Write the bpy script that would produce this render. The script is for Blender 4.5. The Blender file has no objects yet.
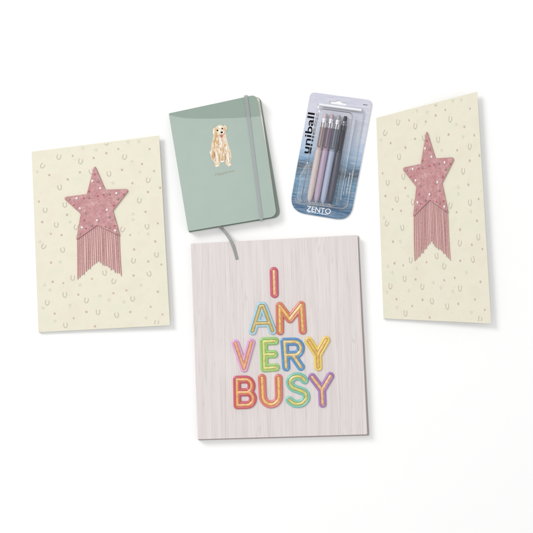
import bpy, bmesh, math, random
import numpy as np
from mathutils import Vector, Matrix

random.seed(7)
rnd = random.Random(11)
S = 0.00135            # metres per photo unit: the big planner is about 23 cm wide
D = 1500.0             # camera height in the same units
sc = bpy.context.scene
C = sc.collection

# ------------------------------------------------------------------ helpers
def W(x, y, z=0.0):
    k = (D - z) / D
    return Vector(((x - 266.5) * k * S, (266.5 - y) * k * S, z * S))

def lin(c):
    c = c / 255.0
    return c / 12.92 if c <= 0.04045 else ((c + 0.055) / 1.055) ** 2.4

GAIN = 1.11
def rgb(r, g, b, a=1.0):
    return (min(lin(r) / GAIN, .93), min(lin(g) / GAIN, .93), min(lin(b) / GAIN, .93), a)

class Quad:
    """a sheet's four corners TL, TR, BR, BL; bilinear map from (u, v)"""
    def __init__(s, tl, tr, br, bl):
        s.p = [np.array(q, float) for q in (tl, tr, br, bl)]
        s.w = np.linalg.norm(s.p[1] - s.p[0]) * .5 + np.linalg.norm(s.p[2] - s.p[3]) * .5
        s.h = np.linalg.norm(s.p[3] - s.p[0]) * .5 + np.linalg.norm(s.p[2] - s.p[1]) * .5
    def at(s, u, v):
        a, b, c, d = s.p
        return a * (1 - u) * (1 - v) + b * u * (1 - v) + c * u * v + d * (1 - u) * v
    def inv(s, x, y):
        u = v = .5
        a, b, c, d = s.p
        t = np.array((x, y), float)
        for _ in range(8):
            r = s.at(u, v) - t
            du = (b - a) * (1 - v) + (c - d) * v
            dv = (d - a) * (1 - u) + (c - b) * u
            det = du[0] * dv[1] - du[1] * dv[0]
            u -= (r[0] * dv[1] - r[1] * dv[0]) / det
            v -= (du[0] * r[1] - du[1] * r[0]) / det
        return u, v

def finish(me, mp=None, quad=None, smooth=False, recalc=True):
    """me is built in photo units (x, y, z); map it to world and give UVs measured along the sheet"""
    bm = bmesh.new(); bm.from_mesh(me)
    uvl = bm.loops.layers.uv.verify()
    if quad:
        cache = {}
        for v in bm.verts:
            u, w = quad.inv(v.co.x, v.co.y); cache[v] = (u * quad.w, w * quad.h)
        for f in bm.faces:
            for l in f.loops: l[uvl].uv = cache[l.vert]
    else:
        for f in bm.faces:
            for l in f.loops: l[uvl].uv = (l.vert.co.x, l.vert.co.y)
    for v in bm.verts:
        v.co = mp(v.co) if mp else W(*v.co)
    if recalc: bmesh.ops.recalc_face_normals(bm, faces=bm.faces)
    for f in bm.faces: f.smooth = smooth
    bm.to_mesh(me); bm.free()
    return me

def link(name, me, mats, parent=None):
    o = bpy.data.objects.new(name, me); C.objects.link(o)
    for m in (mats if isinstance(mats, (list, tuple)) else [mats]): me.materials.append(m)
    if parent:
        o.parent = parent
        o.matrix_parent_inverse = parent.matrix_world.inverted()
    return o

def thing(name, label, cat, loc, group=None):
    o = bpy.data.objects.new(name, None); C.objects.link(o)
    o.location = loc; o.empty_display_size = .02
    o.matrix_world = Matrix.Translation(loc)
    o['label'] = label; o['category'] = cat
    if group: o['group'] = group
    return o

def plate_mesh(loops, z0, z1, bevel=0.0):
    """solid plate with holes from 2-D outlines (photo units)"""
    cu = bpy.data.curves.new('outline', 'CURVE'); cu.dimensions = '2D'; cu.fill_mode = 'BOTH'
    for L in loops:
        sp = cu.splines.new('POLY'); sp.points.add(len(L) - 1)
        for p, q in zip(sp.points, L): p.co = (q[0], q[1], 0, 1)
        sp.use_cyclic_u = True
    h = (z1 - z0) / 2
    cu.extrude = h - bevel; cu.bevel_depth = bevel; cu.bevel_resolution = 2; cu.offset = -bevel
    o = bpy.data.objects.new('outline', cu); C.objects.link(o)
    me = bpy.data.meshes.new_from_object(o.evaluated_get(bpy.context.evaluated_depsgraph_get()))
    bpy.data.objects.remove(o); bpy.data.curves.remove(cu)
    me.materials.clear()
    for v in me.vertices: v.co.z += z0 + h
    return me

def text_mesh(txt, size, xy, ang, h, z, bold=0.0, squash=1.0, shear=0.0, spacing=1.0):
    cu = bpy.data.curves.new('words', 'FONT'); cu.body = txt; cu.size = size
    cu.extrude = h; cu.offset = bold; cu.shear = shear; cu.align_x = 'CENTER'; cu.align_y = 'CENTER'
    cu.space_character = spacing
    o = bpy.data.objects.new('words', cu); C.objects.link(o)
    me = bpy.data.meshes.new_from_object(o.evaluated_get(bpy.context.evaluated_depsgraph_get()))
    bpy.data.objects.remove(o); bpy.data.curves.remove(cu)
    me.materials.clear()
    ca, sa = math.cos(ang), math.sin(ang)
    for v in me.vertices:
        x, y = v.co.x * squash, -v.co.y
        v.co = (xy[0] + x * ca - y * sa, xy[1] + x * sa + y * ca, z + v.co.z)
    return me

def round_poly(pts, r, n=6):
    """round the corners of a polygon; r a number or one per corner"""
    out = []; N = len(pts)
    for i in range(N):
        p = np.array(pts[i], float); a = np.array(pts[i - 1], float); b = np.array(pts[(i + 1) % N], float)
        rr = r[i] if isinstance(r, (list, tuple)) else r
        if rr <= 0: out.append(tuple(p)); continue
        da = (a - p); db = (b - p); la = np.linalg.norm(da); lb = np.linalg.norm(db)
        rr = min(rr, la * .45, lb * .45)
        s, e = p + da / la * rr, p + db / lb * rr
        for k in range(n + 1):
            t = k / n
            out.append(tuple(s * (1 - t) ** 2 + p * 2 * t * (1 - t) + e * t * t))
    return out

def raw_mesh(verts, faces, name='m'):
    me = bpy.data.meshes.new(name); me.from_pydata([tuple(v) for v in verts], [], faces); me.update()
    return me

def tube_mesh(path, r, n=8, flat=1.0, closed=False):
    """tube along 3-D path (photo units); flat squashes its height"""
    V, F = [], []
    P = [np.array(p, float) for p in path]; N = len(P)
    for i, p in enumerate(P):
        if closed: t = P[(i + 1) % N] - P[i - 1]
        else: t = P[min(i + 1, N - 1)] - P[max(i - 1, 0)]
        t = t / (np.linalg.norm(t) + 1e-9)
        side = np.cross(t, (0, 0, 1.0)); side /= (np.linalg.norm(side) + 1e-9)
        up = np.cross(side, t)
        rr = r[i] if isinstance(r, (list, tuple)) else r
        for k in range(n):
            a = 2 * math.pi * k / n
            V.append(p + side * math.cos(a) * rr + up * math.sin(a) * rr * flat)
    for i in range(N if closed else N - 1):
        j = (i + 1) % N
        for k in range(n):
            k2 = (k + 1) % n
            F.append((i * n + k, i * n + k2, j * n + k2, j * n + k))
    if not closed:
        F.append(tuple(range(n))); F.append(tuple((N - 1) * n + k for k in range(n)))
    return raw_mesh(V, F)

# ------------------------------------------------------------------ materials
def new_mat(name):
    m = bpy.data.materials.new(name); m.use_nodes = True
    nt = m.node_tree; b = nt.nodes['Principled BSDF']
    return m, nt, b
def N(nt, t, **k):
    n = nt.nodes.new(t)
    for a, v in k.items(): setattr(n, a, v)
    return n
def ramp(nt, stops, src, interp='LINEAR'):
    r = N(nt, 'ShaderNodeValToRGB'); r.color_ramp.interpolation = interp
    el = r.color_ramp.elements
    while len(el) < len(stops): el.new(.5)
    for e, (p, c) in zip(el, stops): e.position = p; e.color = c
    nt.links.new(src, r.inputs[0]); return r
def uvmap(nt, scale=(1, 1, 1), rot=0):
    tc = N(nt, 'ShaderNodeTexCoord'); mp = N(nt, 'ShaderNodeMapping')
    mp.inputs['Scale'].default_value = scale; mp.inputs['Rotation'].default_value = (0, 0, rot)
    nt.links.new(tc.outputs['UV'], mp.inputs['Vector']); return mp.outputs[0]
def noise(nt, vec, scale, detail=3, rough=.5, out='Fac'):
    n = N(nt, 'ShaderNodeTexNoise'); n.inputs['Scale'].default_value = scale
    n.inputs['Detail'].default_value = detail; n.inputs['Roughness'].default_value = rough
    nt.links.new(vec, n.inputs['Vector']); return n.outputs[out]
def mix(nt, a, b, fac, mode='MIX'):
    m = N(nt, 'ShaderNodeMix', data_type='RGBA', blend_type=mode)
    for i, v in ((6, a), (7, b)):
        if isinstance(v, tuple): m.inputs[i].default_value = v
        else: nt.links.new(v, m.inputs[i])
    if isinstance(fac, float): m.inputs[0].default_value = fac
    else: nt.links.new(fac, m.inputs[0])
    return m.outputs[2]
def bump(nt, b, h, strength=.2, dist=.0002):
    n = N(nt, 'ShaderNodeBump'); n.inputs['Strength'].default_value = strength
    n.inputs['Distance'].default_value = dist
    nt.links.new(h, n.inputs['Height']); nt.links.new(n.outputs[0], b.inputs['Normal'])

def simple(name, col, rough=.6, metal=0.0, vary=.06, scale=.8, coat=0.0, spec=.5, bmp=0.0):
    m, nt, b = new_mat(name)
    v = uvmap(nt); f = noise(nt, v, scale, 4, .6)
    d = tuple(c * (1 - vary) for c in col[:3]) + (1,); l = tuple(min(c * (1 + vary), .95) for c in col[:3]) + (1,)
    r = ramp(nt, [(.3, d), (.7, l)], f); nt.links.new(r.outputs[0], b.inputs['Base Color'])
    b.inputs['Roughness'].default_value = rough; b.inputs['Metallic'].default_value = metal
    b.inputs['Coat Weight'].default_value = coat; b.inputs['Coat Roughness'].default_value = .1
    b.inputs['Specular IOR Level'].default_value = spec
    if bmp: bump(nt, b, noise(nt, v, scale * 3, 4, .6), bmp)
    return m

M = {}
M['paper_white'] = simple('white_surface', (.93, .93, .93, 1), .9, vary=.004, scale=.02, spec=.1)
M['card_edge'] = simple('card_paper_edge', rgb(226, 224, 206), .8, spec=.2)

def card_paper():
    m, nt, b = new_mat('cream_card_paper')
    v = uvmap(nt)
    big = noise(nt, v, .045, 2, .5)
    base = ramp(nt, [(.35, rgb(233, 227, 208)), (.5, rgb(236, 231, 212)), (.65, rgb(232, 229, 208))], big).outputs[0]
    # faint watercolour flecks printed between the motifs
    n1 = noise(nt, v, .33, 2, .45)
    k = ramp(nt, [(.66, (0, 0, 0, 1)), (.74, (1, 1, 1, 1))], n1).outputs[0]
    base = mix(nt, base, rgb(219, 222, 203), k)
    n2 = noise(nt, v, .55, 2, .4)
    k2 = ramp(nt, [(.68, (0, 0, 0, 1)), (.75, (1, 1, 1, 1))], n2).outputs[0]
    base = mix(nt, base, rgb(230, 215, 200), k2)
    nt.links.new(base, b.inputs['Base Color'])
    b.inputs['Roughness'].default_value = .75; b.inputs['Specular IOR Level'].default_value = .25
    bump(nt, b, noise(nt, v, 2.2, 4, .6), .12)
    return m
M['card'] = card_paper()
M['motif_grey'] = simple('printed_taupe_ink', rgb(203, 194, 179), .8, vary=.12, scale=.9, spec=.2)
M['motif_rose'] = simple('printed_rose_ink', rgb(208, 186, 170), .8, vary=.1, scale=.9, spec=.2)
M['motif_pale'] = simple('printed_pale_ink', rgb(221, 219, 200), .8, vary=.05, scale=.9, spec=.2)

def star_glitter():
    m, nt, b = new_mat('rose_glitter_fabric')
    v = uvmap(nt)
    base = ramp(nt, [(.3, rgb(190, 132, 134)), (.5, rgb(204, 150, 151)), (.68, rgb(224, 182, 180))], noise(nt, v, .16, 3, .6)).outputs[0]
    vo = N(nt, 'ShaderNodeTexVoronoi'); vo.inputs['Scale'].default_value = 1.3
    nt.links.new(v, vo.inputs['Vector'])
    sp = ramp(nt, [(0, (0, 0, 0, 1)), (.55, (.25, .25, .25, 1)), (.95, (1, 1, 1, 1))], vo.outputs['Color']).outputs[0]
    base = mix(nt, base, rgb(172, 114, 117), sp)
    n = noise(nt, v, 1.1, 3, .7)
    k = ramp(nt, [(.6, (0, 0, 0, 1)), (.7, (.8, .8, .8, 1))], n).outputs[0]
    base = mix(nt, base, rgb(240, 200, 202), k)
    nt.links.new(base, b.inputs['Base Color'])
    b.inputs['Roughness'].default_value = .5
    bump(nt, b, vo.outputs['Distance'], .35)
    return m
M['star'] = star_glitter()
M['star_trim'] = simple('rose_stitched_trim', rgb(172, 120, 122), .6, vary=.25, scale=1.2, bmp=.3)
M['fringe'] = simple('rose_fringe_thread', rgb(194, 140, 141), .65, vary=.22, scale=.5)
M['fringe_light'] = simple('pale_rose_backing', rgb(226, 192, 186), .7, vary=.12, scale=.7)
M['pearl'] = simple('pearl_stud', (.8, .73, .7, 1), .15, vary=.02, coat=.6)
M['steel_stud'] = simple('grey_metal_stud', rgb(172, 152, 148), .3, .3, vary=.1)
M['rose_stud'] = simple('rose_stud', rgb(190, 105, 118), .25, vary=.1, coat=.5)

def wood():
    m, nt, b = new_mat('whitewashed_wood_print')
    rot = -.035
    base = ramp(nt, [(.3, rgb(221, 212, 210)), (.5, rgb(227, 219, 217)), (.7, rgb(231, 225, 222))], noise(nt, uvmap(nt, (.16, .008, 1), rot), 1, 3, .55)).outputs[0]
    # long fine grain
    g1 = ramp(nt, [(.34, (.8, .8, .8, 1)), (.52, (0, 0, 0, 1))], noise(nt, uvmap(nt, (1.1, .012, 1), rot), 1, 4, .7)).outputs[0]
    base = mix(nt, base, rgb(217, 208, 206), g1)
    g2 = ramp(nt, [(.56, (0, 0, 0, 1)), (.72, (.7, .7, .7, 1))], noise(nt, uvmap(nt, (.8, .01, 1), rot), 1.3, 4, .7)).outputs[0]
    base = mix(nt, base, rgb(236, 230, 228), g2)
    # plank seams at uneven spacing: thin, broken lines
    v = uvmap(nt, (1, 1, 1), rot)
    sep = N(nt, 'ShaderNodeSeparateXYZ'); nt.links.new(v, sep.inputs[0])
    wv = noise(nt, uvmap(nt, (.02, .012, 1)), 1, 2, .5)
    ad = N(nt, 'ShaderNodeMath', operation='MULTIPLY_ADD'); nt.links.new(wv, ad.inputs[0]); ad.inputs[1].default_value = 3.0
    nt.links.new(sep.outputs[0], ad.inputs[2])
    acc = None
    for x in (11, 21, 34, 45, 52, 66, 79, 93, 101, 114, 127, 139, 147, 160, 171):
        d = N(nt, 'ShaderNodeMath', operation='SUBTRACT'); nt.links.new(ad.outputs[0], d.inputs[0]); d.inputs[1].default_value = x + 1.5
        ab = N(nt, 'ShaderNodeMath', operation='ABSOLUTE'); nt.links.new(d.outputs[0], ab.inputs[0])
        if acc is None: acc = ab.outputs[0]
        else:
            mn = N(nt, 'ShaderNodeMath', operation='MINIMUM'); nt.links.new(acc, mn.inputs[0]); nt.links.new(ab.outputs[0], mn.inputs[1]); acc = mn.outputs[0]
    ln = ramp(nt, [(.15, (1, 1, 1, 1)), (.5, (0, 0, 0, 1))], acc).outputs[0]
    br = ramp(nt, [(.42, (.12, .12, .12, 1)), (.62, (.75, .75, .75, 1))], noise(nt, uvmap(nt, (.12, .022, 1)), 1, 3, .6)).outputs[0]
    ln = mix(nt, (0, 0, 0, 1), ln, br)
    base = mix(nt, base, rgb(202, 193, 191), ln)
    n3 = noise(nt, uvmap(nt, (.3, .01, 1), rot), .8, 1, .4)
    l2 = ramp(nt, [(.484, (0, 0, 0, 1)), (.498, (.45, .45, .45, 1)), (.502, (.45, .45, .45, 1)), (.516, (0, 0, 0, 1))], n3).outputs[0]
    base = mix(nt, base, rgb(205, 195, 193), l2)
    nt.links.new(base, b.inputs['Base Color'])
    b.inputs['Roughness'].default_value = .55; b.inputs['Specular IOR Level'].default_value = .3
    bump(nt, b, noise(nt, uvmap(nt, (1.1, .02, 1), rot), 1, 3, .6), .05)
    return m
M['wood'] = wood()
M['wood_edge'] = simple('planner_board_edge', rgb(182, 168, 168), .6, vary=.05)
M['pages'] = simple('page_edges', rgb(240, 237, 228), .8, vary=.05, scale=2)

def leather(name, col, rough=.33):
    m, nt, b = new_mat(name)
    v = uvmap(nt)
    d = tuple(c * .985 for c in col[:3]) + (1,); l = tuple(c * 1.015 for c in col[:3]) + (1,)
    base = ramp(nt, [(.35, d), (.65, l)], noise(nt, v, .06, 3, .5)).outputs[0]
    nt.links.new(base, b.inputs['Base Color']); b.inputs['Roughness'].default_value = rough
    b.inputs['Specular IOR Level'].default_value = .5
    bump(nt, b, noise(nt, v, 1.2, 4, .6), .05)
    return m
M['green'] = leather('sage_green_cover', rgb(155, 173, 162))
M['green_shaded'] = leather('sage_green_shaded', rgb(132, 148, 138), .5)  # same cover green, darkened to carry the shade below the front cover
M['elastic'] = simple('grey_elastic', rgb(164, 170, 170), .7, vary=.05, scale=.6, bmp=.2)
M['ribbon'] = simple('grey_satin_ribbon', rgb(150, 152, 150), .4, vary=.1, scale=.5)
M['gold_ink'] = simple('muted_gold_ink', rgb(158, 160, 140), .5, vary=.1)
for k, c in dict(cream=(238, 218, 188), tan=(216, 176, 128), white=(250, 244, 234), brown=(180, 136, 96), pinkish=(232, 205, 190),
                 black=(40, 34, 34), tongue=(200, 120, 130)).items():
    M['dog_' + k] = simple('painted_' + k, rgb(*c), .7, vary=.05, scale=1.0, spec=.2)

def water_print():
    m, nt, b = new_mat('misty_water_print')
    v = uvmap(nt)
    sep = N(nt, 'ShaderNodeSeparateXYZ'); nt.links.new(v, sep.inputs[0])
    n = noise(nt, uvmap(nt, (.035, .1, 1)), 1, 4, .6)
    ma = N(nt, 'ShaderNodeMath', operation='MULTIPLY_ADD'); nt.links.new(n, ma.inputs[0])
    ma.inputs[1].default_value = 16.0; nt.links.new(sep.outputs[1], ma.inputs[2])
    mb = N(nt, 'ShaderNodeMath', operation='MULTIPLY_ADD'); nt.links.new(ma.outputs[0], mb.inputs[0])
    mb.inputs[1].default_value = 1 / 121.0; mb.inputs[2].default_value = -8 / 121.0
    r = ramp(nt, [(0, rgb(200, 201, 216)), (.12, rgb(202, 203, 216)), (.32, rgb(194, 202, 220)), (.45, rgb(166, 188, 214)), (.55, rgb(118, 156, 188)),
                  (.59, rgb(66, 98, 124)), (.63, rgb(36, 58, 76)), (.665, rgb(60, 98, 124)), (.72, rgb(88, 134, 166)),
                  (.83, rgb(70, 120, 156)), (.93, rgb(44, 92, 130)), (1, rgb(58, 108, 146))], mb.outputs[0])
    st = ramp(nt, [(.38, (0, 0, 0, 1)), (.62, (1, 1, 1, 1))], noise(nt, uvmap(nt, (.06, .6, 1)), 1, 4, .65)).outputs[0]
    c = mix(nt, r.outputs[0], mix(nt, r.outputs[0], (1, 1, 1, 1), .16), st)
    st2 = ramp(nt, [(.5, (0, 0, 0, 1)), (.7, (.3, .3, .3, 1))], noise(nt, uvmap(nt, (.1, .35, 1)), 1, 3, .6)).outputs[0]
    g = ramp(nt, [(.5, (0, 0, 0, 1)), (.62, (1, 1, 1, 1))], mb.outputs[0]).outputs[0]
    c2 = mix(nt, c, rgb(66, 104, 136), st2)
    c = mix(nt, c, c2, g)
    nt.links.new(c, b.inputs['Base Color']); b.inputs['Roughness'].default_value = .4; b.inputs['Specular IOR Level'].default_value = .25
    return m
M['water'] = water_print()
M['ink_black'] = simple('black_print', rgb(10, 10, 14), .6, spec=.1, vary=.02)
M['ink_white'] = simple('white_print', (.88, .9, .93, 1), .4, vary=.02)
M['ink_pale'] = simple('pale_blue_print', rgb(205, 220, 234), .4, vary=.02)

def clear_plastic():
    m = bpy.data.materials.new('clear_blister_plastic'); m.use_nodes = True
    nt = m.node_tree; nt.nodes.clear()
    out = N(nt, 'ShaderNodeOutputMaterial'); t = N(nt, 'ShaderNodeBsdfTransparent'); g = N(nt, 'ShaderNodeBsdfGlossy')
    t.inputs[0].default_value = (.975, .98, .985, 1); g.inputs['Roughness'].default_value = .12
    fr = N(nt, 'ShaderNodeFresnel'); fr.inputs[0].default_value = 1.45
    mx = N(nt, 'ShaderNodeMixShader')
    v = uvmap(nt); bn = N(nt, 'ShaderNodeBump'); bn.inputs['Strength'].default_value = .15; bn.inputs['Distance'].default_value = .0004
    nt.links.new(noise(nt, v, .12, 3, .5), bn.inputs['Height'])
    nt.links.new(bn.outputs[0], g.inputs['Normal']); nt.links.new(bn.outputs[0], fr.inputs['Normal'])
    nt.links.new(fr.outputs[0], mx.inputs[0]); nt.links.new(t.outputs[0], mx.inputs[1]); nt.links.new(g.outputs[0], mx.inputs[2])
    nt.links.new(mx.outputs[0], out.inputs[0])
    return m
M['clear'] = clear_plastic()

def foil():
    m, nt, b = new_mat('balloon_letter_gloss')
    at = N(nt, 'ShaderNodeAttribute', attribute_name='tint')
    v = uvmap(nt)
    sp = ramp(nt, [(.62, (0, 0, 0, 1)), (.75, (.5, .5, .5, 1))], noise(nt, v, .9, 3, .6)).outputs[0]
    c = mix(nt, at.outputs['Color'], (1, .95, .8, 1), sp)
    c = mix(nt, at.outputs['Color'], c, .55)
    nt.links.new(c, b.inputs['Base Color']); b.inputs['Roughness'].default_value = .3
    b.inputs['Coat Weight'].default_value = .9; b.inputs['Coat Roughness'].default_value = .12
    return m
M['foil'] = foil()

# ------------------------------------------------------------------ the white surface
me = raw_mesh([(-3000, -3000, 0), (3600, -3000, 0), (3600, 3600, 0), (-3000, 3600, 0)], [(0, 1, 2, 3)])
finish(me, mp=lambda c: Vector(((c.x - 266.5) * S, (266.5 - c.y) * S, 0)))
g = link('tabletop_surface', me, M['paper_white']); g['kind'] = 'structure'

# ------------------------------------------------------------------ star cards
LQ = Quad((31.6, 151.7), (159.1, 135.5), (170.0, 325.2), (38.5, 332.2))
RQ = Quad((376.3, 117.9), (477.2, 91.6), (491.2, 323.6), (383.5, 318.4))

HS = [(58.9,156.7,.1),(42.7,165.5,.5),(80.6,161.1,.15),(59.6,187.1,-.3),(91.1,171.4,-.4),(124.6,156.7,.1),(108.9,173.6,-.2),
      (148.2,179.9,.15),(106.6,142.4,0),(139.4,200.3,.1),(45.1,209.8,0),(56.3,224.6,-.15),(43.8,246.2,.4),(62.6,249.6,-.3),
      (64.8,204.6,-.2),(76.2,226.9,.2),(147,226.3,-.25),(122.7,229.2,.2),(156.5,254.5,-.1),(133.5,260.4,.15),(72.7,277.7,0),
      (64.8,294.6,-.1),(47.3,302.4,.1),(86.5,300.2,.1),(98,311.9,-.2),(65.5,325,-.15),(149,273.5,-.5),(113.8,281,.2),
      (132.6,298.5,-.1),(116.6,314.9,-.25),(156.6,322.6,.1),(104.6,272.6,-.3)]
DT = [(72.7,155.9),(93.7,158),(49.3,175),(67.8,179.5),(79.9,172.3),(34.2,184.9),(106.3,153.2),(118.4,149),(149.5,149),(142,163.9),
      (122,169.8),(154.1,171.1),(132.4,183.2),(160.1,187.8),(147.9,192),(38.9,201.6),(67,214.8),(42.2,222),(50.8,233.8),(61.5,235),
      (36.2,235.5),(51,262.6),(145.6,211.8),(157.8,223.4),(130.2,235),(155.2,241.4),(134.1,249.5),(148.2,261.5),(52.7,281.8),
      (63.2,283.1),(92,278.8),(78.3,294.6),(86.5,311.9),(54.6,313.6),(73.7,318.2),(95,326.4),(39.4,322.4),(133.5,275.5),(126.4,290.3),
      (113.5,293.2),(157.9,291.7),(150.6,306.8),(130.3,311.9),(162.5,314.5),(140.7,325.2),(161.3,264.5)]
PALE = [(37.2,171.8),(60.5,148.6),(83,148.2),(132,161.5),(140,172),(113,183),(133,214),(133,219.6),(148,234),(40,241.5),(60,262),
        (44.5,285),(50,290),(43,308),(55,321),(128,142),(139,141.5),(70,222),(118,247),(141,285),(124,302),(109,300),(146,318),(70,305),(80,285),(100,296),(96,150)]
STAR = [(94.8,165.6),(105.3,189.9),(129.3,189.3),(112.9,210.6),(119.9,235.9),(97.4,225.2),(76.6,239.6),(81,213.8),(63.3,197.6),(86.9,194.4)]
GEMS = [(247,160,'p'),(307,215,'p'),(127,292,'p'),(152,368,'p'),(430,253,'p'),(358,380,'p'),(282,460,'p'),(168,514,'p'),
        (290,162,'g'),(217,285,'g'),(375,258,'g'),(440,297,'g'),(375,433,'g'),(193,405,'g'),(240,497,'g'),(375,515,'g'),(72,300,'g'),(428,560,'g'),
        (262,110,'r'),(180,290,'r'),(105,343,'r'),(330,264,'r'),(285,272,'r'),(483,262,'r'),(410,345,'r'),(182,458,'r'),(218,238,'r'),
        (415,500,'r'),(150,566,'g'),(345,508,'r'),(197,520,'r'),(420,537,'p')]

def star_card(quad, label, lift, place):
    root = thing('star_card', label, 'greeting card', W(*quad.at(.5, .5), 0))
    def top(u, v): return 3.0 + lift * max(u, 0) ** 1.3 + .5 * v
    def px(xl, yl):
        u, v = LQ.inv(xl, yl); p = quad.at(u, v); return p[0], p[1], u, v
    def mapper(co):       # co is in the left card's units; z above the front leaf
        x, y, u, v = px(co.x, co.y)
        return W(x, y, top(u, v) + co.z)
    # back leaf
    ins = [quad.at(.004, .004), quad.at(.985, .006), quad.at(.988, .988), quad.at(.004, .992)]
    me = plate_mesh([[tuple(p) for p in ins]], .3, 1.5, .15)
    link('back_leaf', finish(me, quad=quad), M['card_edge'], root)
    # front leaf, opening slightly from its fold on the left
    nu, nv = 36, 48; V, F, UV = [], [], []
    th = .9
    for layer in (0, 1):
        for j in range(nv + 1):
            for i in range(nu + 1):
                u, v = i / nu, j / nv
                p = quad.at(u, v); V.append(W(p[0], p[1], top(u, v) - th * layer)); UV.append((u * quad.w, v * quad.h))
    n1 = (nu + 1) * (nv + 1); ix = lambda i, j, l=0: l * n1 + j * (nu + 1) + i
    for j in range(nv):
        for i in range(nu):
            F.append((ix(i, j), ix(i, j + 1), ix(i + 1, j + 1), ix(i + 1, j)))
            F.append((ix(i, j, 1), ix(i + 1, j, 1), ix(i + 1, j + 1, 1), ix(i, j + 1, 1)))
    nf = len(F)
    for i in range(nu):
        F.append((ix(i, 0), ix(i + 1, 0), ix(i + 1, 0, 1), ix(i, 0, 1)))
        F.append((ix(i, nv), ix(i, nv, 1), ix(i + 1, nv, 1), ix(i + 1, nv)))
    for j in range(nv):
        F.append((ix(0, j), ix(0, j, 1), ix(0, j + 1, 1), ix(0, j + 1)))
        F.append((ix(nu, j), ix(nu, j + 1), ix(nu, j + 1, 1), ix(nu, j, 1)))
    matidx = [0] * nf + [1] * (len(F) - nf)
    # fold strip closing the card on its left side
    b0 = len(V)
    for j in range(nv + 1):
        v = j / nv; p = quad.at(0, v); q = quad.at(.006, v)
        V.append(W(p[0], p[1], top(0, v) - th - .02)); V.append(W(p[0], p[1], .35)); V.append(W(q[0], q[1], .35)); V.append(W(q[0], q[1], top(0, v) - th - .02))
        UV += [(0, v * quad.h)] * 4
    for j in range(nv):
        a, c = b0 + 4 * j, b0 + 4 * j + 4
        for k in range(4):
            F.append((a + k, a + (k + 1) % 4, c + (k + 1) % 4, c + k)); matidx.append(1)
    # printed motifs: horseshoes, dots, pale hearts
    def addpoly(ring, mi, z=.05):
        b = len(V)
        for (x, y) in ring:
            xx, yy, u, v = px(x, y)
            V.append(W(xx, yy, top(u, v) + z)); UV.append((u * quad.w, v * quad.h))
        return b
    def inside(x, y):
        u, v = LQ.inv(x, y); return .006 < u < .994 and .004 < v < .996
    r = random.Random(3)
    def ushape(cx, cy, a, sx, sy, w, mi):
        pts = []
        for k in range(15):
            t = math.radians(-52 + k * (284 / 14))
            x = math.cos(t) * sx; y = math.sin(t) * sy
            if y < 0: x = math.copysign(abs(math.cos(t)) ** .7 * sx, x)
            n = Vector((math.cos(t) / sx, math.sin(t) / sy)).normalized() * w
            pts.append(((x - n.x, y - n.y), (x + n.x, y + n.y)))
        ca, sa = math.cos(a), math.sin(a)
        T = lambda q: (cx + q[0] * ca - q[1] * sa, cy + q[0] * sa + q[1] * ca)
        for k in range(14):
            ring = [T(pts[k][0]), T(pts[k][1]), T(pts[k + 1][1]), T(pts[k + 1][0])]
            if not all(inside(*q) for q in ring): continue
            b = addpoly(ring, mi); F.append((b, b + 1, b + 2, b + 3)); matidx.append(mi)
    for (x, y, a) in HS:
        ushape(x, y, a + .1, 1.85, 2.75, .46, 2)
    for (x, y) in DT:
        rr = r.uniform(1.0, 1.3); n = 10
        ring = [(x + rr * math.cos(6.2832 * k / n) * r.uniform(.88, 1.08), y + rr * math.sin(6.2832 * k / n)) for k in range(n)]
        if not all(inside(*q) for q in ring): continue
        b = addpoly(ring, 3); F.append(tuple(range(b, b + n))); matidx.append(3)
    for (x, y) in PALE:
        n = 12; k0 = r.uniform(0, 6)
        ring = []
        for k in range(n):
            t = 6.2832 * k / n
            ring.append((x + 1.7 * math.cos(t) * (1 + .25 * math.sin(3 * t + k0)), y + 1.6 * math.sin(t) * (1 + .25 * math.sin(3 * t + k0))))
        if not all(inside(*q) for q in ring): continue
        b = addpoly(ring, 4, .04); F.append(tuple(range(b, b + n))); matidx.append(4)
    me = raw_mesh(V, F, 'front_leaf')
    uvl = me.uv_layers.new()
    for l in me.loops: uvl.data[l.index].uv = UV[l.vertex_index]
    me.polygons.foreach_set('material_index', matidx)
    bm = bmesh.new(); bm.from_mesh(me)
    for f in bm.faces:
        if f.material_index >= 2 and f.normal.z < 0: f.normal_flip()
    bm.to_mesh(me); bm.free()
    link('front_leaf', me, [M['card'], M['card_edge'], M['motif_grey'], M['motif_rose'], M['motif_pale']], root)
    # pale backing strip behind the threads
    vx, vy = 98.4, 261.6
    back = [(77.6, 238.5), (97.4, 225.5), (119.3, 235.0), (121.0, 274.6), (vx, 260.6), (78.4, 278.4)]
    me = plate_mesh([back], .12, .3); link('fringe_backing', finish(me, mp=mapper), M['fringe_light'], root)
    n = 22
    for k in range(n):
        t = k / (n - 1)
        x0 = 77.6 + t * (119.2 - 77.6); x1 = 77.9 + t * (121.4 - 77.9)
        y0 = (238.8 + (225.3 - 238.8) * t / .476) if t < .476 else (225.3 + (235.2 - 225.3) * (t - .476) / .524)
        y1 = (279.6 + (vy - 279.6) * t / .476) if t < .476 else (vy + (275.6 - vy) * (t - .476) / .524)
        y1 += rnd.uniform(-1.3, 1.1); dx = rnd.uniform(-.4, .4)
        path = [(x0 + (x1 - x0) * s + dx * math.sin(3 * s), y0 - 1.2 + (y1 - y0 + 1.2) * s, .62 + .1 * math.sin(4 * s + k)) for s in [q / 8 for q in range(9)]]
        me = tube_mesh(path, [.46 * rnd.uniform(.75, 1.15)] * 8 + [.3], 6, .8)
        link('fringe_strand', finish(me, mp=mapper, smooth=True), M['fringe'], root)
    # star and its stitched rim
    rr = [2.8, 1, 3.6, 1, .8, .5, .8, 1, 3.6, 1]
    out = round_poly(STAR, rr, 6)
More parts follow.
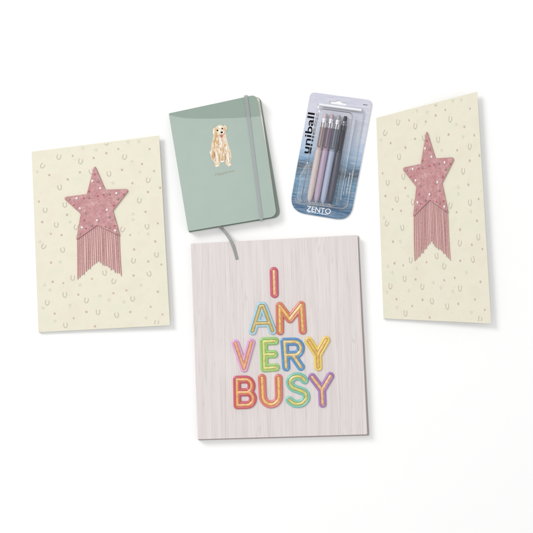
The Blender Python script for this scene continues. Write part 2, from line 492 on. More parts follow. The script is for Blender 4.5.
    me = plate_mesh([out], .3, 1.5, .3)
    star = link('star', finish(me, mp=mapper), M['star'], root)
    dense = []
    for i in range(len(out)):
        a, b = np.array(out[i]), np.array(out[(i + 1) % len(out)]); L = np.linalg.norm(b - a); m = max(1, int(L / 1.2))
        for q in range(m): dense.append(a + (b - a) * q / m)
    cen = np.array((96.8, 208.))
    path = [(*(p + (cen - p) / np.linalg.norm(cen - p) * .25), 1.05) for p in dense]
    me = tube_mesh(path, .42, 6, 1.0, closed=True)
    link('stitched_rim', finish(me, mp=mapper, smooth=True), M['star_trim'], star)
    for (gx, gy, kind) in GEMS:
        x, y = 60 + gx / 7.614, 160 + gy / 7.614
        rad = {'p': 1.3, 'g': 1.2, 'r': 1.0}[kind]
        bm = bmesh.new(); bmesh.ops.create_uvsphere(bm, u_segments=14, v_segments=8, radius=rad)
        for v in bm.verts: v.co = (v.co.x + x, v.co.y + y, v.co.z * .75 + 1.6)
        me = bpy.data.meshes.new('stud'); bm.to_mesh(me); bm.free()
        link('stud', finish(me, mp=mapper, smooth=True), M[{'p': 'pearl', 'g': 'steel_stud', 'r': 'rose_stud'}[kind]], star)
    return root

star_card(LQ, 'wide cream star card with fringed pink star, left of the green notebook', 3.2, 'l')
star_card(RQ, 'tall narrow slanted cream star card with fringed pink star, right of the pens', 4.8, 'r')

# ------------------------------------------------------------------ planner
PQ = Quad((190.9, 243.7), (357.6, 235.0), (367.0, 434.4), (197.8, 439.4))
planner = thing('planner_book', 'large whitewashed wood patterned planner with rainbow letters below the green notebook', 'book', W(280, 338, 0))
bq = [(191.6, 244.2), (358.8, 235.8), (369.3, 435.5), (198.2, 440.2)]
link('back_cover', finish(plate_mesh([round_poly(bq, 1.0, 3)], .2, 1.6, .3), quad=PQ), M['wood_edge'], planner)
pg = [(193.2, 245.6), (357.6, 237.2), (367.4, 433.6), (199.6, 438.2)]
pages = link('page_block', finish(plate_mesh([pg], 1.65, 7.3, .1), quad=PQ), M['pages'], planner)
sp = [(191.2, 244.2), (193.1, 244.1), (199.5, 439.4), (197.9, 439.6)]
link('spine', finish(plate_mesh([sp], 1.65, 7.3, .2), quad=PQ), M['wood_edge'], planner)
link('front_cover', finish(plate_mesh([round_poly([tuple(p) for p in PQ.p], .9, 3)], 7.35, 8.8, .35), quad=PQ), M['wood'], planner)
ZP = 8.8

def arc(cx, cy, rx, ry, a0, a1, n=14):
    return [(cx + rx * math.cos(math.radians(a0 + (a1 - a0) * k / n)), cy + ry * math.sin(math.radians(a0 + (a1 - a0) * k / n))) for k in range(n + 1)]
def spline(pts, n=8):
    out = []
    P = [pts[0]] + list(pts) + [pts[-1]]
    for i in range(1, len(P) - 2):
        p0, p1, p2, p3 = [np.array(q, float) for q in P[i - 1:i + 3]]
        for k in range(n):
            t = k / n
            out.append(tuple(.5 * ((2 * p1) + (-p0 + p2) * t + (2 * p0 - 5 * p1 + 4 * p2 - p3) * t * t + (-p0 + 3 * p1 - 3 * p2 + p3) * t ** 3)))
    out.append(tuple(pts[-1])); return out

LET = [
 ('I', [[(273.9, 271.2), (274.5, 293.8)]], 3.5, (205, 72, 96), (214, 84, 100), (243, 178, 128)),
 ('A', [[(252.6, 331.2), (260.4, 306.0), (263.4, 306.0), (272.6, 330.8)], [(255.6, 323.4), (269.4, 323.0)]], 3.3, (160, 206, 228), (170, 210, 230), (196, 176, 92)),
 ('M', [[(280.0, 331.2), (279.6, 305.8), (289.8, 319.2), (301.2, 305.0), (302.8, 330.6)]], 3.3, (222, 128, 84), (222, 112, 86), (238, 184, 92)),
 ('V', [[(235.6, 343.4), (244.2, 368.4), (251.4, 342.4)]], 3.2, (226, 160, 214), (232, 168, 206), (232, 160, 112)),
 ('E', [[(275, 341.0), (263.6, 341.4), (264.4, 368.2), (275.8, 367.4)], [(264.2, 354.6), (274.0, 354.2)]], 3.3, (146, 206, 108), (166, 214, 120), (206, 216, 108)),
 ('R', [[(286.2, 367.3), (284.4, 341.8)] + arc(294.4, 348.2, 6.4, 6.6, -90, 90, 12) + [(286, 355.2)], [(293.0, 355.4), (300.8, 366.8)]], 3.3, (66, 140, 204), (80, 152, 214), (220, 196, 132)),
 ('Y', [[(308.8, 340.8), (317.8, 355.0), (326.2, 340.0)], [(317.8, 355.0), (318.4, 367.0)]], 3.4, (240, 208, 84), (242, 214, 96), (226, 182, 66)),
 ('B', [[(237.4, 405.3), (236.9, 379.6)] + arc(246.0, 385.9, 5.6, 6.5, -90, 90, 10) + [(238, 392.4)] + arc(247.0, 398.6, 6.0, 6.4, -90, 90, 10) + [(237.4, 405.3)]], 3.2, (208, 70, 92), (218, 86, 90), (240, 168, 92)),
 ('U', [[(262.0, 377.9), (262.8, 396.4)] + arc(270.9, 395.8, 8.1, 8.6, 175, 5, 12) + [(278.6, 378.0)]], 3.3, (224, 112, 88), (228, 128, 128), (240, 184, 90)),
 ('S', [spline([(304.6, 380.2), (300.6, 376.9), (294.4, 376.8), (290.0, 381.2), (292.0, 387.0), (298.2, 389.8), (304.6, 392.6), (306.2, 398.2), (301.6, 403.2), (294.6, 403.6), (289.6, 400.2)], 6)], 3.3, (120, 200, 180), (132, 206, 190), (206, 204, 108)),
 ('Y', [[(312.2, 377.0), (322.0, 390.0), (330.4, 376.0)], [(322.0, 390.0), (322.6, 403.8)]], 3.2, (166, 108, 182), (176, 120, 190), (236, 186, 134)),
]
def letter(paths, R, c0, c1, cin):
    R += .8
    st = .25
    P = [q for p in paths for q in p]
    x0, x1 = min(q[0] for q in P) - R - 1, max(q[0] for q in P) + R + 1
    y0, y1 = min(q[1] for q in P) - R - 1, max(q[1] for q in P) + R + 1
    nx, ny = int((x1 - x0) / st) + 1, int((y1 - y0) / st) + 1
    X, Y = np.meshgrid(x0 + st * np.arange(nx), y0 + st * np.arange(ny))
    Dm = np.full(X.shape, 1e9); CX = np.zeros_like(X); CY = np.zeros_like(X)
    for p in paths:
        for a, b in zip(p[:-1], p[1:]):
            ax, ay = a; bx, by = b[0] - ax, b[1] - ay
            t = np.clip(((X - ax) * bx + (Y - ay) * by) / (bx * bx + by * by + 1e-9), 0, 1)
            qx, qy = ax + t * bx, ay + t * by
            d = np.hypot(X - qx, Y - qy); m = d < Dm
            Dm[m] = d[m]; CX[m] = qx[m]; CY[m] = qy[m]
    ins = Dm < R
    cell = ins[:-1, :-1] | ins[1:, :-1] | ins[:-1, 1:] | ins[1:, 1:]
    used = np.zeros_like(ins)
    used[:-1, :-1] |= cell; used[1:, :-1] |= cell; used[:-1, 1:] |= cell; used[1:, 1:] |= cell
    out = used & ~ins
    k = R / np.where(Dm > 0, Dm, 1)
    X = np.where(out, CX + (X - CX) * k, X); Y = np.where(out, CY + (Y - CY) * k, Y); Dm = np.where(out, R, Dm)
    idx = -np.ones(X.shape, int); idx[used] = np.arange(used.sum())
    # height: rounded coloured tube round a lower gilt core
    rim = R * .4
    s = np.clip((Dm - rim) / (R - rim), 0, 1)
    z = np.where(Dm > rim, np.sqrt(np.clip(1 - (2 * s - 1) ** 2, 0, 1)) * .9 + .55 * (1 - s), .62 + .5 * np.sqrt(np.clip(1 - (Dm / rim) ** 2, 0, 1)))
    z = np.where(Dm >= R - 1e-6, 0, z * 1.5) + ZP + .02
    V = np.stack([X[used], Y[used], z[used]], 1)
    F = [(int(idx[j, i]), int(idx[j, i + 1]), int(idx[j + 1, i + 1]), int(idx[j + 1, i])) for j, i in zip(*np.nonzero(cell))]
    me = raw_mesh(V, F)
    co, c1_, ci = [np.array([lin(q) / GAIN for q in c]) for c in (c0, c1, cin)]
    dd = Dm[used]; tt = ((Y[used] - y0) / (y1 - y0))[:, None]
    outer = co * (1 - tt) + c1_ * tt
    kk = np.clip((dd - rim + .25) / .5, 0, 1)[:, None]
    line = np.exp(-((dd - rim) / .38) ** 2)[:, None] * .6
    dark = np.minimum(co, ci) * .5
    col = (ci * (1 - kk) + outer * kk) * (1 - line) + dark * line
    glow = np.exp(-(dd / (rim * .45)) ** 2)[:, None] * .3
    col = col * (1 - glow) + np.minimum(ci * 1.25 + .06, .93) * glow
    P_ = np.stack([X[used], Y[used]], 1)
    wob = (np.sin(P_[:, 0] * .9 + 1.3 * np.sin(P_[:, 1] * .7)) + np.sin(P_[:, 1] * 1.15 + 1.7 * np.sin(P_[:, 0] * .55)))[:, None] * .5
    gilt = np.array([lin(q) / GAIN for q in (204, 142, 74)])
    col = col + (gilt - col) * np.clip(wob * .5 + .15, 0, .5) * (1 - kk)
    shift = outer[:, [1, 2, 0]] * .5 + outer * .5
    col = col + (shift - col) * np.clip(-wob, 0, 1) * .28 * kk
    grey = col.mean(1, keepdims=True); col = np.clip(col * .95 + grey * .05, 0, .93)
    at = me.color_attributes.new('tint', 'FLOAT_COLOR', 'POINT')
    at.data.foreach_set('color', np.concatenate([col, np.ones((len(col), 1))], 1).ravel())
    return me
COLN = ['crimson letter I', 'light blue letter A', 'orange letter M', 'lilac letter V', 'green letter E', 'blue letter R', 'yellow letter Y', 'crimson letter B', 'coral letter U', 'teal letter S', 'purple letter Y']
cover = [o for o in planner.children if o.name.startswith('front_cover')][0]
for (ch, paths, R, c0, c1, cin), lb in zip(LET, COLN):
    o = link('raised_letter', finish(letter(paths, R, c0, c1, cin), smooth=True), M['foil'], cover)
    o['label'] = lb

# ------------------------------------------------------------------ green notebook
NQ = Quad((168.7, 113.4), (256.4, 94.6), (277.0, 216.2), (188.2, 231.2))
nb = thing('elastic_notebook', 'sage green notebook with painted dog, grey elastic band and ribbon', 'notebook', W(223, 163, 0))
bk = [(169.4, 114.6), (260.2, 96.2), (280.8, 217.0), (188.9, 232.4)]
link('back_cover', finish(plate_mesh([round_poly(bk, [.8, 6.5, 7.5, .8], 8)], .3, 2.0, .4), quad=NQ), M['green_shaded'], nb)
pgs = [(171.0, 114.8), (259.3, 97.2), (276.6, 214.6), (190.2, 230.2)]
link('page_block', finish(plate_mesh([round_poly(pgs, [0, 4.5, 6, 0], 8)], 2.05, 8.6, .1), quad=NQ), M['pages'], nb)
spn = [(169.0, 114.4), (170.8, 114.0), (190.0, 230.6), (188.4, 231.0)]
link('spine', finish(plate_mesh([spn], 2.05, 8.6, .2), quad=NQ), M['green_shaded'], nb)
# front cover: an added shallow crease lifts the top edge so that band shades darker
ZN = 10.2
CREASE = [(0, .006), (.06, .02), (.13, .038), (.2, .047), (.35, .073), (.5, .1), (.7, .137), (1, .176)]
def crease_v(u):
    # image rows of the crease: from the top-left corner down to y = 118, then level
    x = NQ.at(u, .1)[0]
    pts = [(168, 113.6), (174, 115.4), (180, 116.9), (186, 117.9), (195, 118.4), (215, 118.5), (235, 118.0), (248, 117.2), (262, 116.2)]
    for (xa, ya), (xb, yb) in zip(pts[:-1], pts[1:]):
        if x <= xb: y = ya + (yb - ya) * max(0, (x - xa)) / (xb - xa); break
    else: y = pts[-1][1]
    _, v = NQ.inv(NQ.at(u, .15)[0], y); return max(v, .004)
LIFT = math.tan(math.radians(15.0))
def cover_z(u, v):
    vc = crease_v(min(max(u, 0), 1)); d = (vc - v) * NQ.h
    if d <= -.25: return ZN
    if d < .25: return ZN + LIFT * (d + .25) ** 2 / 1.0
    return ZN + LIFT * d
def cover_limits(u):
    w = (1 - u) * NQ.w; vt, vb = 0.0, 1.0
    rt, rb = 5.2, 6.6
    if w < rt: vt = (rt - math.sqrt(max(rt * rt - (rt - w) ** 2, 0))) / NQ.h
    if w < rb: vb = 1 - (rb - math.sqrt(max(rb * rb - (rb - w) ** 2, 0))) / NQ.h
    w = u * NQ.w
    if w < .8: vt += (.8 - w) ** 1.5 / NQ.h; vb -= (.8 - w) ** 1.5 / NQ.h
    return vt, vb
us = [0, .003, .009] + [i / 60 for i in range(1, 56)] + [1 - w / NQ.w for w in (6.6, 6, 5.2, 4.4, 3.6, 2.8, 2.1, 1.5, 1, .6, .3, .1, 0.0)]
V, F, UV = [], [], []
rows = 26
for layer in (0, 1):
    for u in us:
        vt, vb = cover_limits(u); vc = max(crease_v(u), vt + .001)
        vs = [vt + (vc - vt) * k / 8 for k in range(8)]
        vs = [min(v, vc - .6 / NQ.h * (8 - k) / 8) if False else v for k, v in enumerate(vs)]
        vs += [vc + .0001] + [vc + .006 + (vb - vc - .006) * k / (rows - 10) for k in range(rows - 9)]
        for v in vs:
            p = NQ.at(u, v); V.append(W(p[0], p[1], cover_z(u, v) - 1.5 * layer)); UV.append((u * NQ.w, v * NQ.h))
nr = rows; nc = len(us); ix = lambda i, j, l=0: l * nr * nc + i * nr + j
for i in range(nc - 1):
    for j in range(nr - 1):
        F.append((ix(i, j), ix(i, j + 1), ix(i + 1, j + 1), ix(i + 1, j)))
        F.append((ix(i, j, 1), ix(i + 1, j, 1), ix(i + 1, j + 1, 1), ix(i, j + 1, 1)))
    F.append((ix(i, 0), ix(i + 1, 0), ix(i + 1, 0, 1), ix(i, 0, 1)))
    F.append((ix(i, nr - 1), ix(i, nr - 1, 1), ix(i + 1, nr - 1, 1), ix(i + 1, nr - 1)))
for j in range(nr - 1):
    F.append((ix(0, j), ix(0, j, 1), ix(0, j + 1, 1), ix(0, j + 1)))
    F.append((ix(nc - 1, j), ix(nc - 1, j + 1), ix(nc - 1, j + 1, 1), ix(nc - 1, j, 1)))
me = raw_mesh(V, F)
uvl = me.uv_layers.new()
for l in me.loops: uvl.data[l.index].uv = UV[l.vertex_index]
fc = link('front_cover', me, M['green'], nb)
# elastic band follows the cover and wraps round both ends
V, F = [], []
prof = [(0, 0)]
pathpts = []
for k in range(41):
    t = k / 40; v = -.002 + t * 1.004
    u = .8805 + (.8215 - .8805) * t
    pathpts.append((u, v, cover_z(u, max(v, 0)) + .12))
pathpts = [(.8805, -.009, 1.2), (.8805, -.009, pathpts[0][2] - .5)] + pathpts + [(.8215, 1.009, ZN - .4), (.8215, 1.012, 1.2)]
for (u, v, z) in pathpts:
    for (du, dz) in ((-1.75, 0), (1.75, 0), (1.75, .55), (-1.75, .55)):
        uu = u + du / NQ.w; p = NQ.at(uu, v)
        edge = .35 if (v < 0 or v > 1) else 0
        V.append((p[0], p[1] + (dz if v > 1.003 else (-dz if v < -.003 else 0)), z + (dz if -.003 <= v <= 1.003 else 0)))
for i in range(len(pathpts) - 1):
    for k in range(4):
        F.append((4 * i + k, 4 * i + (k + 1) % 4, 4 * i + 4 + (k + 1) % 4, 4 * i + 4 + k))
F += [(0, 1, 2, 3), tuple(4 * (len(pathpts) - 1) + k for k in range(4))]
link('elastic_band', finish(raw_mesh(V, F), quad=NQ), M['elastic'], nb)
# ribbon bookmark, from under the pages down and over the planner's top edge
rp = spline([(214, 219, 5.2), (218.6, 225.4, 5.0), (222.6, 229.2, 5.0), (227.4, 235.2, 7.0), (231.6, 242.4, 9.6), (234.6, 250.2, 9.45), (237.2, 259.6, 9.1)], 8)
V, F = [], []
for i, p in enumerate(rp):
    a, b = np.array(rp[max(i - 1, 0)]), np.array(rp[min(i + 1, len(rp) - 1)])
    t = (b - a)[:2]; t /= np.linalg.norm(t); nrm = np.array((-t[1], t[0]))
    for (w, dz) in ((-1.55, 0), (-.9, .18), (0, .1), (.9, .2), (1.55, 0), (1.5, -.18), (-1.5, -.18)):
        V.append((p[0] + nrm[0] * w, p[1] + nrm[1] * w, p[2] + dz))
for i in range(len(rp) - 1):
    for k in range(7): F.append((7 * i + k, 7 * i + (k + 1) % 7, 7 * i + 7 + (k + 1) % 7, 7 * i + 7 + k))
F += [tuple(range(7)), tuple(7 * (len(rp) - 1) + k for k in range(7))]
link('ribbon_bookmark', finish(raw_mesh(V, F), smooth=False), M['ribbon'], nb)

# painted dog: layered flat brush marks on the cover
DM = ['dog_cream', 'dog_tan', 'dog_white', 'dog_brown', 'dog_pinkish', 'dog_black', 'dog_tongue']
V, F, MI = [], [], []
layer = [0]
def blob(pts, mi, dz=.012):
    layer[0] += 1; b = len(V); z = ZN + .04 + layer[0] * .001
    V.extend([(x, y, z) for x, y in pts]); F.append(tuple(range(b, b + len(pts)))); MI.append(mi)
def ell(cx, cy, rx, ry, a=0.0, n=12):
    a = math.radians(a)
    return [(cx + rx * math.cos(t) * math.cos(a) - ry * math.sin(t) * math.sin(a), cy + rx * math.cos(t) * math.sin(a) + ry * math.sin(t) * math.cos(a)) for t in [6.2832 * k / n for k in range(n)]]
# from the photograph: 10.65 picture units per photo unit, origin (208, 120)
def wide(x, y): return 140 + (x - 140) * (1.0 + .14 * min(max((y - 160) / 80, 0), 1))
K = lambda pts: [(208 + wide(x, y) / 10.65, 120 + y / 10.65) for x, y in pts]
body = K([(60, 200), (66, 150), (90, 120), (150, 110), (184, 130), (190, 180), (196, 230), (212, 290), (228, 330), (234, 400), (218, 440), (236, 480), (210, 492), (186, 470), (180, 430), (150, 452), (128, 435), (122, 492), (90, 500), (80, 460), (52, 410), (34, 345), (48, 320), (52, 250)])
blob(round_poly(body, .5, 3), 0)
FR = random.Random(9)
for i in range(len(body)):          # ragged fur along the outline
    a, b2 = np.array(body[i]), np.array(body[(i + 1) % len(body)]); L = np.linalg.norm(b2 - a)
    for q in range(int(L / .5)):
        p = a + (b2 - a) * (q * .5 / L); dirn = math.degrees(math.atan2(b2[1] - a[1], b2[0] - a[0])) + FR.uniform(-28, 28)
        blob([(p[0] + FR.uniform(-.15, .15) + x_, p[1] + y_) for x_, y_ in [(r_ * math.cos(t_) * math.cos(math.radians(dirn)) - .2 * math.sin(t_) * math.sin(math.radians(dirn)), r_ * math.cos(t_) * math.sin(math.radians(dirn)) + .2 * math.sin(t_) * math.cos(math.radians(dirn))) for r_ in [FR.uniform(.6, 1.0)] for t_ in [6.2832 * k / 8 for k in range(8)]]], FR.choice([0, 0, 2, 4]))
dogr = random.Random(5)
def stroke(x, y, L, w, ang, mi): blob(ell(208 + wide(x, y) / 10.65, 120 + y / 10.65, L / 10.65, w / 10.65, ang, 8), mi)
for k in range(170):
    x = dogr.uniform(50, 224); y = dogr.uniform(205, 430)
    if x < 75 and y < 300: continue
    if x > 185 and y < 300: continue
    c = dogr.choices([0, 1, 2, 3, 4], [6, 2.6, 3, .35, 1.5])[0]
    if x < 100 and 190 < y < 300: c = dogr.choice([1, 1, 0])
    stroke(x, y, dogr.uniform(9, 18), dogr.uniform(2.5, 5), 90 + (x - 140) * .12 + dogr.uniform(-14, 14), c)
for x, y, L, w, a, c in [(66, 375, 44, 6, 84, 1), (78, 370, 38, 5, 84, 3), (100, 400, 66, 11, 84, 2), (94, 405, 50, 3, 84, 4), (122, 400, 50, 3, 86, 3), (150, 395, 38, 10, 90, 1),
                      (146, 390, 30, 4, 90, 0), (82, 200, 36, 9, 95, 1), (100, 205, 30, 6, 85, 2), (130, 215, 34, 8, 90, 2), (165, 200, 34, 9, 85, 0), (178, 215, 30, 5, 82, 2), (150, 225, 30, 4, 92, 4), (72, 235, 30, 5, 88, 1), (112, 225, 26, 5, 80, 1), (178, 395, 46, 4, 92, 3), (206, 400, 60, 10, 86, 2), (212, 380, 40, 4, 86, 4), (190, 300, 30, 8, 80, 2), (150, 442, 22, 8, -10, 2),
                      (100, 488, 16, 8, 0, 2), (218, 478, 16, 8, 0, 2), (44, 350, 26, 6, 70, 2), (140, 260, 40, 8, 95, 2), (110, 250, 34, 6, 80, 1), (160, 320, 40, 6, 95, 1), (125, 330, 36, 5, 85, 2)]:
    stroke(x, y, L, w, a, c)
# ears, head
for pts, c in [([(52, 92), (72, 80), (84, 110), (86, 150), (66, 166), (48, 142)], 0), ([(170, 52), (194, 60), (204, 92), (198, 112), (184, 116), (172, 84)], 0)]:
    blob(round_poly(K(pts), .6, 3), c)
stroke(76, 125, 30, 7, 80, 1); stroke(184, 92, 22, 6, 70, 1); stroke(62, 120, 24, 6, 95, 2)
blob(ell(208 + 128 / 10.65, 120 + 110 / 10.65, 5.2, 5.4, 0, 20), 0)
for k in range(26):
    a = dogr.uniform(0, 6.28); rr = dogr.uniform(.1, 1)
    stroke(128 + 46 * rr * math.cos(a), 105 + 46 * rr * math.sin(a), 9, 4, math.degrees(a), dogr.choice([2, 2, 0, 4]))
for q in range(40):
    t = 6.2832 * q / 40 + dogr.uniform(-.1, .1); stroke(128 + 53 * math.cos(t), 110 + 55 * math.sin(t), 8, 3, math.degrees(t) + 90 + dogr.uniform(-35, 35), dogr.choice([0, 2, 0, 1 if math.sin(t) > -.2 else 0]))
for x, y, L, w_, a in [(86, 105, 22, 5, 95), (90, 140, 18, 6, 70), (172, 100, 20, 5, 80), (120, 100, 16, 3, 70), (168, 145, 16, 4, 110)]: stroke(x, y, L, w_, a, 1)
stroke(128, 75, 24, 12, 0, 2); stroke(122, 118, 26, 9, 75, 2); stroke(90, 165, 26, 8, 60, 1); stroke(150, 135, 22, 17, -15, 2)
blob(ell(208 + 101 / 10.65, 120 + 111 / 10.65, .85, .95), 5); blob(ell(208 + 152 / 10.65, 120 + 91 / 10.65, .8, .85), 5)
blob(ell(208 + 146 / 10.65, 120 + 132 / 10.65, 1.35, 1.05, -15), 5)
blob(ell(208 + 142 / 10.65, 120 + 160 / 10.65, 1.7, .6, -12), 3); blob(ell(208 + 143 / 10.65, 120 + 172 / 10.65, 1.25, 1.35, -10), 6)
me = raw_mesh(V, F); me.polygons.foreach_set('material_index', MI)
bm = bmesh.new(); bm.from_mesh(me)
for f in bm.faces:
    if f.normal.z > 0: f.normal_flip()
bm.to_mesh(me); bm.free()
finish(me, recalc=False)
dg = link('dog_painting', me, [M[k] for k in DM], fc); dg['label'] = 'painted golden dog sitting with its tongue out'
me = text_mesh('Happiness', 4.1, (224.6, 172.6), math.radians(-12.5), .03, ZN + .06, shear=.35, squash=1.22)
link('script_lettering', finish(me), M['gold_ink'], fc)

# ------------------------------------------------------------------ pack of pens
KQ = Quad((310.5, 92.0), (372.6, 100.4), (350.0, 221.2), (289.0, 211.2))
pack = thing('blister_pack', 'blue misty water card with clear blister over four pens', 'pen packaging', W(330, 156, 0))
outer = round_poly([tuple(p) for p in KQ.p], [5, 5.5, 15, 17], 10)
# hang hole in pack coordinates
dn = np.array((-21.5, 119)) / 121; rt = np.array((62, 8.6)) / 62.6
def loc(a, b): p = np.array((310.5, 92.0)) + rt * a + dn * b; return (p[0], p[1])
hole = [(20.5, 6.0), (26.0, 6.0), (27.4, 4.4), (30.4, 4.4), (31.8, 6.0), (37.5, 6.0), (37.5, 8.7), (20.5, 8.7)]
hole = round_poly([loc(a, b) for a, b in hole], .9, 3)[::-1]
link('backing_card', finish(plate_mesh([outer, hole], .4, 1.4, .15), quad=KQ), M['water'], pack)
bc = [o for o in pack.children][0]
ang = math.atan2(rt[1], rt[0]); vang = math.atan2(-dn[1], -dn[0])
# black brand word reading upward on the left
me = text_mesh('uniball', 13.0, (0, 0), 0, .05, 1.47, bold=.2, squash=1.04, spacing=1.0)
xs = [v.co.x for v in me.vertices]; w0, w1 = min(xs), max(xs)
ys = [v.co.y for v in me.vertices]; base_y = sorted(ys)[int(len(ys) * .93)]; asc = base_y - min(ys); xh = asc * .74
for v in me.vertices:
    t = (v.co.x - w0) / (w1 - w0)          # along the word, bottom to top
    p = np.array((308.9, 153.8)) + (np.array((314.9, 113.2)) - np.array((308.9, 153.8))) * t
    q = base_y - v.co.y                    # height above the baseline; the logo has a tall x-height
    q = q * 5.1 / xh if q < xh else 5.1 + (q - xh) * 1.9 / (asc - xh)
    p = p - np.array((.985, .15)) * q
    v.co.x, v.co.y = p[0], p[1]
link('brand_lettering', finish(me), M['ink_black'], bc)
me = text_mesh('ZENTO', 7.6, (318.7, 210.3), ang, .05, 1.47, bold=.02, squash=.98, spacing=.98)
link('name_lettering', finish(me), M['ink_white'], bc)
def bars(rows, mat, name):
    V, F = [], []
    for (a0, b0, a1, b1, w) in rows:
        A, B = np.array(loc(a0, b0)), np.array(loc(a1, b1)); L = np.linalg.norm(B - A); d = (B - A) / L; n = np.array((-d[1], d[0]))
        s = 0
        while s < L:
            g = rnd.uniform(.45, 1.1); h = w * rnd.uniform(.6, 1.0)
            b = len(V)
            for z in (1.44, 1.5):
                for (ds, dw) in ((0, -w / 2), (g, -w / 2), (g, h - w / 2), (0, h - w / 2)):
                    q = A + d * (s + ds) + n * dw; V.append((q[0], q[1], z))
            for f in ((0, 1, 2, 3), (4, 5, 6, 7), (0, 1, 5, 4), (1, 2, 6, 5), (2, 3, 7, 6), (3, 0, 4, 7)): F.append(tuple(b + k for k in f))
            s += g + rnd.choice([.18, .18, .2, .7])
    return link(name, finish(raw_mesh(V, F)), mat, bc)
bars([(18.6, 119.25, 38.6, 119.45, .85)], M['ink_white'], 'small_print')
bars([(56.0, 72, 56.0, 96, 1.4), (53.2, 75, 53.2, 97, 1.2), (50.4, 80, 50.4, 97, 1.0), (57.6, 60, 50, 60, .6), (57.4, 65, 52, 65, .6)], M['ink_pale'], 'side_print')
bars([(54.2, 5.3, 57.6, 5.3, .8)], M['ink_black'], 'corner_print')
# blister: stepped clear shell
def rr_sdf(a, b, a0, b0, a1, b1, r):
    cx, cy = (a0 + a1) / 2, (b0 + b1) / 2; hx, hy = (a1 - a0) / 2 - r, (b1 - b0) / 2 - r
    qx, qy = abs(a - cx) - hx, abs(b - cy) - hy
    return math.hypot(max(qx, 0), max(qy, 0)) + min(max(qx, qy), 0) - r
def sm(t): t = min(max(t, 0), 1); return t * t * (3 - 2 * t)
def tray(b): return 9.4 - 5.4 * sm((b - 68) / 20)
def bz(a, b):
    z = 1.55
    z += 2.0 * sm(-rr_sdf(a, b, tray(b), 9.6, 57.0, 111.8, 6) / 1.1)
    z += 6.0 * sm(-rr_sdf(a, b, 11.3 - .018 * b, 14.5, 46.5, 110.4, 5) / 1.6)
    z += .9 * math.exp(-((a - 51.0) / 1.2) ** 2) * sm((b - 18) / 4) * sm((104 - b) / 6)
    return z
V, F = [], []
na, nb_ = 160, 300
idx = {}
for j in range(nb_ + 1):
    for i in range(na + 1):
        a = 1.4 + (58.6 - 1.4) * i / na; b = 8.2 + (113.0 - 8.2) * j / nb_
        if rr_sdf(a, b, tray(b) - .7, 8.0, 58.8, 113.2, 7) > 0: continue
        idx[(i, j)] = len(V); p = loc(a, b); V.append((p[0], p[1], bz(a, b)))
for j in range(nb_):
    for i in range(na):
        k = [(i, j), (i + 1, j), (i + 1, j + 1), (i, j + 1)]
        if all(q in idx for q in k): F.append(tuple(idx[q] for q in k))
link('blister_shell', finish(raw_mesh(V, F), quad=KQ, smooth=True), M['clear'], pack)

V, F = [], []  # added white strip standing in for the highlight on the blister's top edge
def highlight_z(b): return 1.6 + 2.1 * math.sin(min(max((b - 9.6) / 3.0, 0), 1) * math.pi) ** .7
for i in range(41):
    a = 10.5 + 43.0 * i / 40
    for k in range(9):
        b = 9.6 + 3.0 * k / 8; p = loc(a, b); V.append((p[0], p[1], highlight_z(b) + 2.0 * sm((b - 9.6) / 1.5) + .06))
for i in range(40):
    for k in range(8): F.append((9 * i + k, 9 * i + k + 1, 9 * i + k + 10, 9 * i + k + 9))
M['highlight'] = simple('white_highlight', (.86, .87, .9, 1), .2, vary=.02, coat=.5)
link('blister_highlight', finish(raw_mesh(V, F), quad=KQ, smooth=True), M['highlight'], pack)

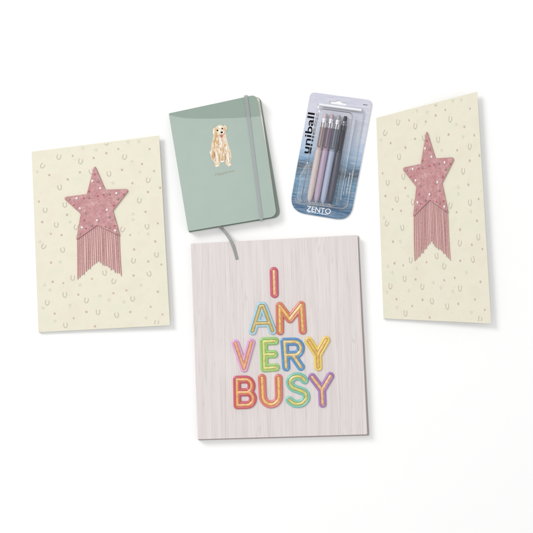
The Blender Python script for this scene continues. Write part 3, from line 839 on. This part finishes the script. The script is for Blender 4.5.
# ------------------------------------------------------------------ pens
def pen(T, B, label, cols, dark=False):
    T, B = np.array(T, float), np.array(B, float); L = np.linalg.norm(B - T); d = (B - T) / L; n = np.array((-d[1], d[0])) * -1
    zc = 4.75
    root = thing('gel_pen', label, 'pen', W(*(T + B) / 2, zc), 'pens inside the blister pack')
    def lathe(prof, ns=28):
        V, F = [], []
        for (t, r) in prof:
            for k in range(ns):
                a = 6.28318 * k / ns; p = T + d * t + n * r * math.cos(a); V.append((p[0], p[1], zc + r * math.sin(a)))
        for i in range(len(prof) - 1):
            for k in range(ns):
                k2 = (k + 1) % ns; F.append((i * ns + k, i * ns + k2, (i + 1) * ns + k2, (i + 1) * ns + k))
        F.append(tuple(range(ns))); F.append(tuple((len(prof) - 1) * ns + k for k in range(ns)))
        me = finish(raw_mesh(V, F), smooth=True)
        bm = bmesh.new(); bm.from_mesh(me)
        for e in bm.edges:
            if len(e.link_faces) == 2 and e.calc_face_angle(0) > .6: e.smooth = False
        bm.to_mesh(me); bm.free()
        return me
    m_low, m_up, m_band, m_knock, m_clip = cols
    k = L / 89.5
    link('barrel', lathe([(t * k, r) for t, r in [(36.4, 3.05), (36.9, 3.2), (60, 3.25), (76, 3.15), (82, 2.85), (85.5, 2.35), (87.2, 1.7), (87.8, .9)]]), m_low, root)
    link('upper_barrel', lathe([(t * k, r) for t, r in [(14.2, 2.75), (14.6, 2.9), (36.2, 3.0), (36.6, 2.7)]]), m_up, root)
    link('band', lathe([(t * k, r) for t, r in [(9.6, 2.7), (9.9, 3.05), (13.9, 3.1), (14.2, 2.8)]]), m_band, root)
    link('collar', lathe([(t * k, r) for t, r in [(4.6, 1.6), (5.2, 2.3), (7.0, 2.6), (7.4, 2.1), (8.0, 2.1), (8.3, 2.7), (9.6, 2.75)]]), M['collar_dark' if dark else 'collar'], root)
    link('push_button', lathe([(t * k, r) for t, r in [(0, 1.3), (.5, 1.75), (4.3, 1.85), (4.8, 1.5)]]), m_knock, root)
    link('tip', lathe([(t * k, r) for t, r in [(87.8, .8), (88.8, .5), (89.5, .25)]]), M['collar'], root)
    # clip: open loop of moulded wire standing just above the barrel
    def P(t, s, z): p = T + d * t * k + n * s; return (p[0], p[1], z)
    s0 = -.9
    path = [P(9, s0 - 1.2, zc + 3.1), P(14, s0 - 1.25, zc + 3.5)] + [P(14 + 17 * q / 6, s0 - 1.25, zc + 3.55) for q in range(1, 7)]
    path += [P(32.6 + 1.2 * math.sin(a), s0 - 1.25 * math.cos(a), zc + 3.45) for a in [math.pi * q / 8 for q in range(1, 8)]]
    path += [P(31 - 17 * q / 6, s0 + 1.25, zc + 3.55) for q in range(0, 7)] + [P(9, s0 + 1.2, zc + 3.1)]
    link('clip', finish(tube_mesh(path, .42, 8, .9), smooth=True), m_clip, root)
    return root
def plast(n, c, r=.3, **k): return simple(n, rgb(*c), r, vary=.03, scale=.3, **k)
M['collar'] = simple('silver_collar', (.78, .76, .78, 1), .22, .55, vary=.05)
M['collar_dark'] = simple('gunmetal_collar', (.2, .19, .21, 1), .22, .6, vary=.05)
W_ = plast('pearl_white_band', (238, 236, 240)); 
pen((325.6, 113.2), (309.0, 202.6), 'beige pen, leftmost in the blister pack',
    (plast('beige_barrel', (202, 186, 183), .4), plast('beige_upper', (190, 170, 170), .25), W_, plast('blush_button', (206, 188, 192)), plast('beige_clip', (120, 98, 100), .25)))
pen((332.2, 113.9), (315.5, 203.6), 'mauve pen between the beige and pale blue pens',
    (plast('mauve_barrel', (178, 157, 180), .4), plast('mauve_upper', (164, 141, 160), .25), W_, plast('rose_button', (198, 168, 178)), plast('mauve_clip', (98, 80, 94), .25)))
pen((338.9, 115.0), (322.2, 204.6), 'pale blue grey pen between the mauve and charcoal pens',
    (plast('blue_grey_barrel', (168, 176, 200), .4), plast('grey_upper', (142, 147, 165), .25), W_, plast('grey_button', (170, 168, 172)), plast('grey_clip', (76, 78, 92), .25)))
pen((345.8, 116.2), (329.0, 205.4), 'dark charcoal pen, rightmost in the blister pack',
    (plast('charcoal_barrel', (72, 71, 88), .4), plast('charcoal_upper', (56, 55, 68), .25), plast('charcoal_band', (84, 80, 92)), plast('black_button', (34, 32, 38)), plast('charcoal_clip', (30, 28, 36), .25)), True)

# ------------------------------------------------------------------ light and camera
w = bpy.data.worlds.new("World"); sc.world = w; w.use_nodes = True
bg = w.node_tree.nodes['Background']; bg.inputs[0].default_value = (1, 1, 1, 1); bg.inputs[1].default_value = .66
def area(name, loc, size, power, target=(0, 0, 0), col=(1, 1, 1)):
    L = bpy.data.lights.new(name, 'AREA'); L.shape = 'DISK'; L.size = size; L.energy = power; L.color = col
    o = bpy.data.objects.new(name, L); C.objects.link(o); o.location = loc
    o.rotation_euler = (Vector(target) - Vector(loc)).to_track_quat('-Z', 'Y').to_euler()
    return o
area('key_softbox', (-2.9, 2.4, 3.2), 1.9, 116, col=(1, .995, .985))
area('overhead_softbox', (-.25, .27, 3.0), .7, 15, target=(-.25, .27, 0))

cam = bpy.data.cameras.new('camera'); co = bpy.data.objects.new('camera', cam); C.objects.link(co)
co.location = (0, 0, D * S); co.rotation_euler = (0, 0, 0)
cam.sensor_width = 36; cam.lens = 36 * D / 533.0; cam.clip_start = .05; cam.clip_end = 50
sc.camera = co
vs = sc.view_settings; sc.display_settings.display_device = 'sRGB'
vs.view_transform = 'Standard'; vs.look = 'None'; vs.exposure = 0; vs.gamma = 1; vs.use_curve_mapping = False
